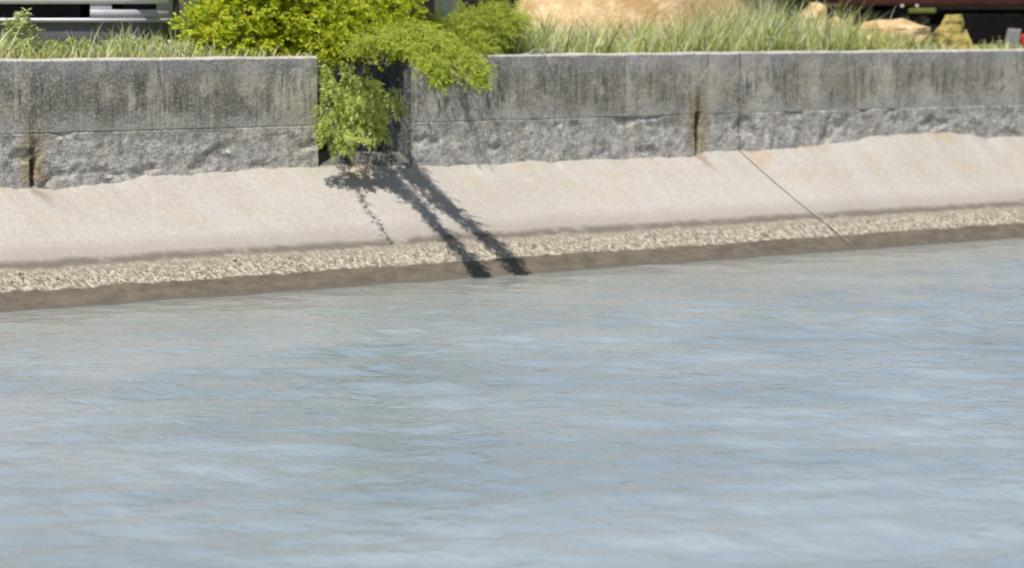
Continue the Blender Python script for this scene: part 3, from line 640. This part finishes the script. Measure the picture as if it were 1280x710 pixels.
# ---------------------------------------------------------------- white bus (left) and dark red truck (right)
M['white'] = plain('white_paint', (.72, .71, .74), .3, .5, var=.03, coat=.3)
M['silver'] = plain('silver_grey_paint', (.40, .40, .42), .35, .5, var=.06)
M['skirt'] = plain('dark_grey_plastic', (.11, .118, .135), .6, .4, var=.15)
M['black'] = plain('black_rubber', (.014, .014, .015), .8, .3)
M['glass'] = plain('dark_glass', (.02, .025, .03), .06, .6, var=.1)
M['maroon'] = plain('dark_red_paint', (.055, .006, .007), .35, .5, var=.3, scale=4, coat=.2)
M['lens'] = plain('lamp_lens', (.55, .55, .5), .15, .6, var=.05)
M['amber'] = plain('yellowish_lens', (.13, .14, .03), .4, .5, var=.1)
M['rust'] = plain('dark_chassis_steel', (.008, .007, .007), .9, .1)
M['darkrim'] = plain('dark_rim_steel', (.02, .02, .02), .8, .2)
def wheel(parent, x, y, r=.33, wd=.2, axis=(0, 1, 0), rim='silver'):
    t = MB(); t.disc((x, y, r), axis, r, wd, 36, [(r * .6, -wd / 2), (r * .9, -wd / 2), (r * .985, -wd * .38), (r, -wd * .2), (r, wd * .2), (r * .985, wd * .38), (r * .9, wd / 2), (r * .6, wd / 2)]); w_ = t.build('wheel', M['black'], parent, True)
    t = MB(); t.disc((x, y, r), axis, r * .6, wd, 30, [(0, -wd * .3), (r * .2, -wd * .38), (r * .5, -wd * .30), (r * .61, -wd * .46), (r * .61, wd * .46), (r * .5, wd * .3), (0, wd * .3)]); t.build('rim', M[rim], w_, True)
# bus: local x = to the right seen from the front, -y = its front
PB = at(46, 40, 1.6); bus = empty('white_bus', (PB.x + .0, PB.y, gz(PB.x, PB.y)), -TH + R(2)); tag(bus, 'white bus standing nose-on behind the weeds at the left', 'bus')
GZB = .0
def front_ring(z, inset, hw=1.2):
    """outline of the nose at one height, rounded corners, from left to right"""
    pts = []
    for i in range(-12, 13):
        t = i / 12; x = hw * math.sin(t * math.pi / 2) ** 1 if False else hw * t; y = inset + .42 * abs(t) ** 5.5; pts.append((x, y, z))
    return pts
def strip(levels, xa=-2, xb=2):
    v = []; f = []; rows = [front_ring(z + (.06 if z > .31 else 0), i) for z, i in levels]; idx = [i for i in range(25) if xa <= rows[0][i][0] <= xb]
    for r_ in rows: v += [r_[i] for i in idx]
    n = len(idx)
    for j in range(len(rows) - 1):
        for i in range(n - 1): f.append((j * n + i, j * n + i + 1, j * n + n + i + 1, j * n + n + i))
    return v, f
v, f = strip([(.10, .10), (.14, .05), (.30, .03), (.345, .03)]); mesh('lower_skirt', v, f, M['skirt'], bus, True)
mb = MB(); v, f = strip([(.348, .03), (.355, -.01), (.385, -.01), (.392, .02)]); mb.add(v, f); mb.build('bumper_lip', M['silver'], bus, True)
v, f = strip([(.392, .10), (.52, .10)], -.42, .42); mesh('grille_opening', v, f, M['black'], bus)
for sg, nm in ((1, 'bumper_corner'), (-1, 'bumper_corner')):
    a, b = (.40, 2) if sg > 0 else (-2, -.40)
    v, f = strip([(.394, .015), (.41, .0), (.455, .0), (.47, .015)], a, b); mesh(nm, v, f, M['silver'], bus, True)
    v, f = strip([(.47, .06), (.535, .06)], *( (.75, 1.13) if sg > 0 else (-1.13, -.75))); mesh('fog_lamp_recess', v, f, M['black'], bus)
    v, f = strip([(.47, .012), (.535, .012)], *((.40, .71) if sg > 0 else (-.71, -.40))); mesh('bumper_panel', v, f, M['silver'], bus, True)
    v, f = strip([(.47, .012), (.535, .012)], *((1.09, 1.3) if sg > 0 else (-1.3, -1.09))); mesh('bumper_end', v, f, M['silver'], bus, True)
v, f = strip([(.522, .07), (.528, .0), (.56, -.01), (.80, 0), (1.05, .02), (1.08, .03)]); mesh('front_panel', v, f, M['white'], bus, True)
v, f = strip([(1.08, .045), (1.9, .16), (2.1, .20)]); mesh('windscreen', v, f, M['glass'], bus, True)
v, f = strip([(2.1, .19), (2.3, .22), (2.42, .32), (2.46, .5)]); mesh('roof_front', v, f, M['white'], bus, True)
for sg in (1, -1):
    mb = MB(); mb.disc((sg * .92, .06, .86), (0, -1, 0), .13, .08, 28); mb.build('headlight', M['lens'], bus, True)
    mb = MB()
    for z0, z1, mt in ((.28, 1.1, 'white'),): mb.box(min(sg * 1.2, sg * 1.16), max(sg * 1.2, sg * 1.16), .45, 6.2, .30, 1.1)
    mb.build('side_panel', M['white'], bus); mb = MB(); mb.box(min(sg * 1.19, sg * 1.15), max(sg * 1.19, sg * 1.15), .5, 6.2, 1.102, 2.1); mb.build('side_window', M['glass'], bus)
    for yy in (1.3, 4.9): wheel(bus, sg * 1.09, yy, .38, .24, (1, 0, 0))
mb = MB(); mb.box(-1.2, 1.2, .5, 6.2, 2.103, 2.46, .08); mb.build('roof', M['white'], bus, False)
mb = MB(); mb.box(-1.17, 1.17, 6.15, 6.25, .3, 2.1); mb.build('rear_panel', M['white'], bus)
mb = MB(); mb.box(-1.1, 1.1, .5, 6.1, .32, .40); mb.build('floor_pan', M['rust'], bus)
# truck, side-on to the water: local x along it
PT = at(1050, 40, 3.4); trk = empty('dark_red_truck', (PT.x, PT.y, gz(PT.x, PT.y)), -TH + R(4)); tag(trk, 'dark red truck with black underside parked at the right edge', 'truck')
mb = MB(); mb.box(0.0, 3.3, -.02, 1.72, .60, 1.02, .03); mb.build('cargo_bed', M['maroon'], trk)
for i in range(12): mb = MB(); mb.box(.12 + i * .27, .17 + i * .27, -.045, -.018, .64, .98); mb.build('bed_rib', M['maroon'], trk)
mb = MB(); mb.box(3.38, 4.9, .0, 1.7, .50, 1.25, .06); mb.add([(3.45, .02, 1.25), (4.8, .02, 1.25), (4.45, .12, 2.0), (3.5, .12, 2.0), (3.45, 1.68, 1.25), (4.8, 1.68, 1.25), (4.45, 1.58, 2.0), (3.5, 1.58, 2.0)], [(0, 1, 2, 3), (5, 4, 7, 6), (1, 5, 6, 2), (4, 0, 3, 7), (3, 2, 6, 7)]); mb.build('cab', M['maroon'], trk)
mb = MB(); mb.add([(3.62, .0, 1.3), (4.6, .0, 1.3), (4.36, .075, 1.9), (3.64, .075, 1.9)], [(0, 1, 2, 3)]); mb.build('cab_window', M['glass'], trk)
mb = MB(); mb.box(.05, 4.6, .30, .42, .36, .55); mb.box(.05, 4.6, 1.25, 1.37, .36, .55); mb.box(.1, 3.3, .12, 1.6, .47, .555); mb.build('chassis', M['rust'], trk)
mb = MB(); mb.box(1.5, 2.6, .02, .30, .12, .50, .02); mb.build('side_guard', M['rust'], trk)
mb = MB(); mb.box(.02, .9, .05, .09, .08, .52); mb.build('mud_flap', M['black'], trk)
for x in (.85, 3.9):
    for y in (.16, 1.5): wheel(trk, x, y, .33, .22, rim='darkrim')
mb = MB(); mb.disc((1.0, -.05, .535), (0, -1, 0), .05, .03, 24); 
o = MB(); o.box(.86, 1.22, -.075, -.03, .50, .575, .018); o.build('marker_lamp', M['amber'], trk)
for x in (.78, .97):
    mb = MB(); mb.disc((x, -.05, .60), (0, -1, 0), .022, .02, 14); mb.build('reflector', M['lens'], trk)

# ---------------------------------------------------------------- dark odds and ends behind, added black fence in place of shade
M['board'] = plain('black_board', (.022, .020, .018), .9, .2, scale=5)
M['greenboard'] = plain('dark_green_board', (.075, .095, .07), .8, .3, scale=6)
M['block'] = plain('dark_grey_block', (.12, .11, .10), .95, .2, scale=8)
def fence(xa, xb, y, label, n):  # added backdrop, coloured near-black to stand in for shade in the openings
    root = empty('backdrop_fence', (xa, y, gz(xa, y))); tag(root, label, 'fence', 'added dark board fence behind the yard'); L_ = xb - xa
    mb = MB(); k_ = int(L_ / .16)
    for i in range(k_): mb.box(i * .16, i * .16 + .150, 0, .022, .0, 1.75 + .02 * math.sin(i * 2.1), 0)
    mb.build('boards', M['board'], root)
    mb = MB(); mb.box(0, L_, .024, .08, .3, .4); mb.box(0, L_, .024, .08, 1.35, 1.45); mb.build('rail', M['board'], root)
    for i in range(n): mb = MB(); x = i * L_ / n; mb.box(x, x + .1, .083, .18, -.1, 1.8); mb.build('post', M['board'], root)
fence(-10, 8, 10.2, 'added black board fence standing in for shade between the shrubs and the truck', 7)
fence(8.02, 26, 10.2, 'added black board fence standing in for shade under and beside the dark red truck', 7)
p = at(560, 30, 1.9); root = empty('green_board', (p.x, 1.9, gz(p.x, 1.9)), -TH); tag(root, 'dark green board standing upright behind the feathery shrub', 'board')
mb = MB(); mb.box(-.14, .14, -.02, .02, 0, .95, .006); mb.build('panel', M['greenboard'], root); mb = MB(); mb.box(-.10, .10, .023, .06, .4, .46); mb.build('batten', M['board'], root)
for px, w_, lab in ((537, .16, 'black post left of the dark green board'), (583, .15, 'black post right of the dark green board')):
    p = at(px, 30, 2.1); root = empty('black_post', (p.x, 2.1, gz(p.x, 2.1)), -TH); tag(root, lab, 'post', 'black posts by the green board'); mb = MB(); mb.box(-w_ / 2, w_ / 2, -.06, .06, 0, 1.0, .01); mb.build('post_body', M['board'], root); mb = MB(); mb.box(-w_ / 2 - .01, w_ / 2 + .01, -.07, .07, 1.003, 1.03, .008); mb.build('post_cap', M['board'], root)
p = at(935, 30, 3.5); root = empty('concrete_block', (p.x, 3.5, gz(p.x, 3.5)), -TH); tag(root, 'dark grey-brown block behind the tall grass between the heap and the truck', 'concrete block')
mb = MB(); mb.box(-.33, .33, -.2, .2, 0, .72, .03); mb.build('block_body', M['block'], root)
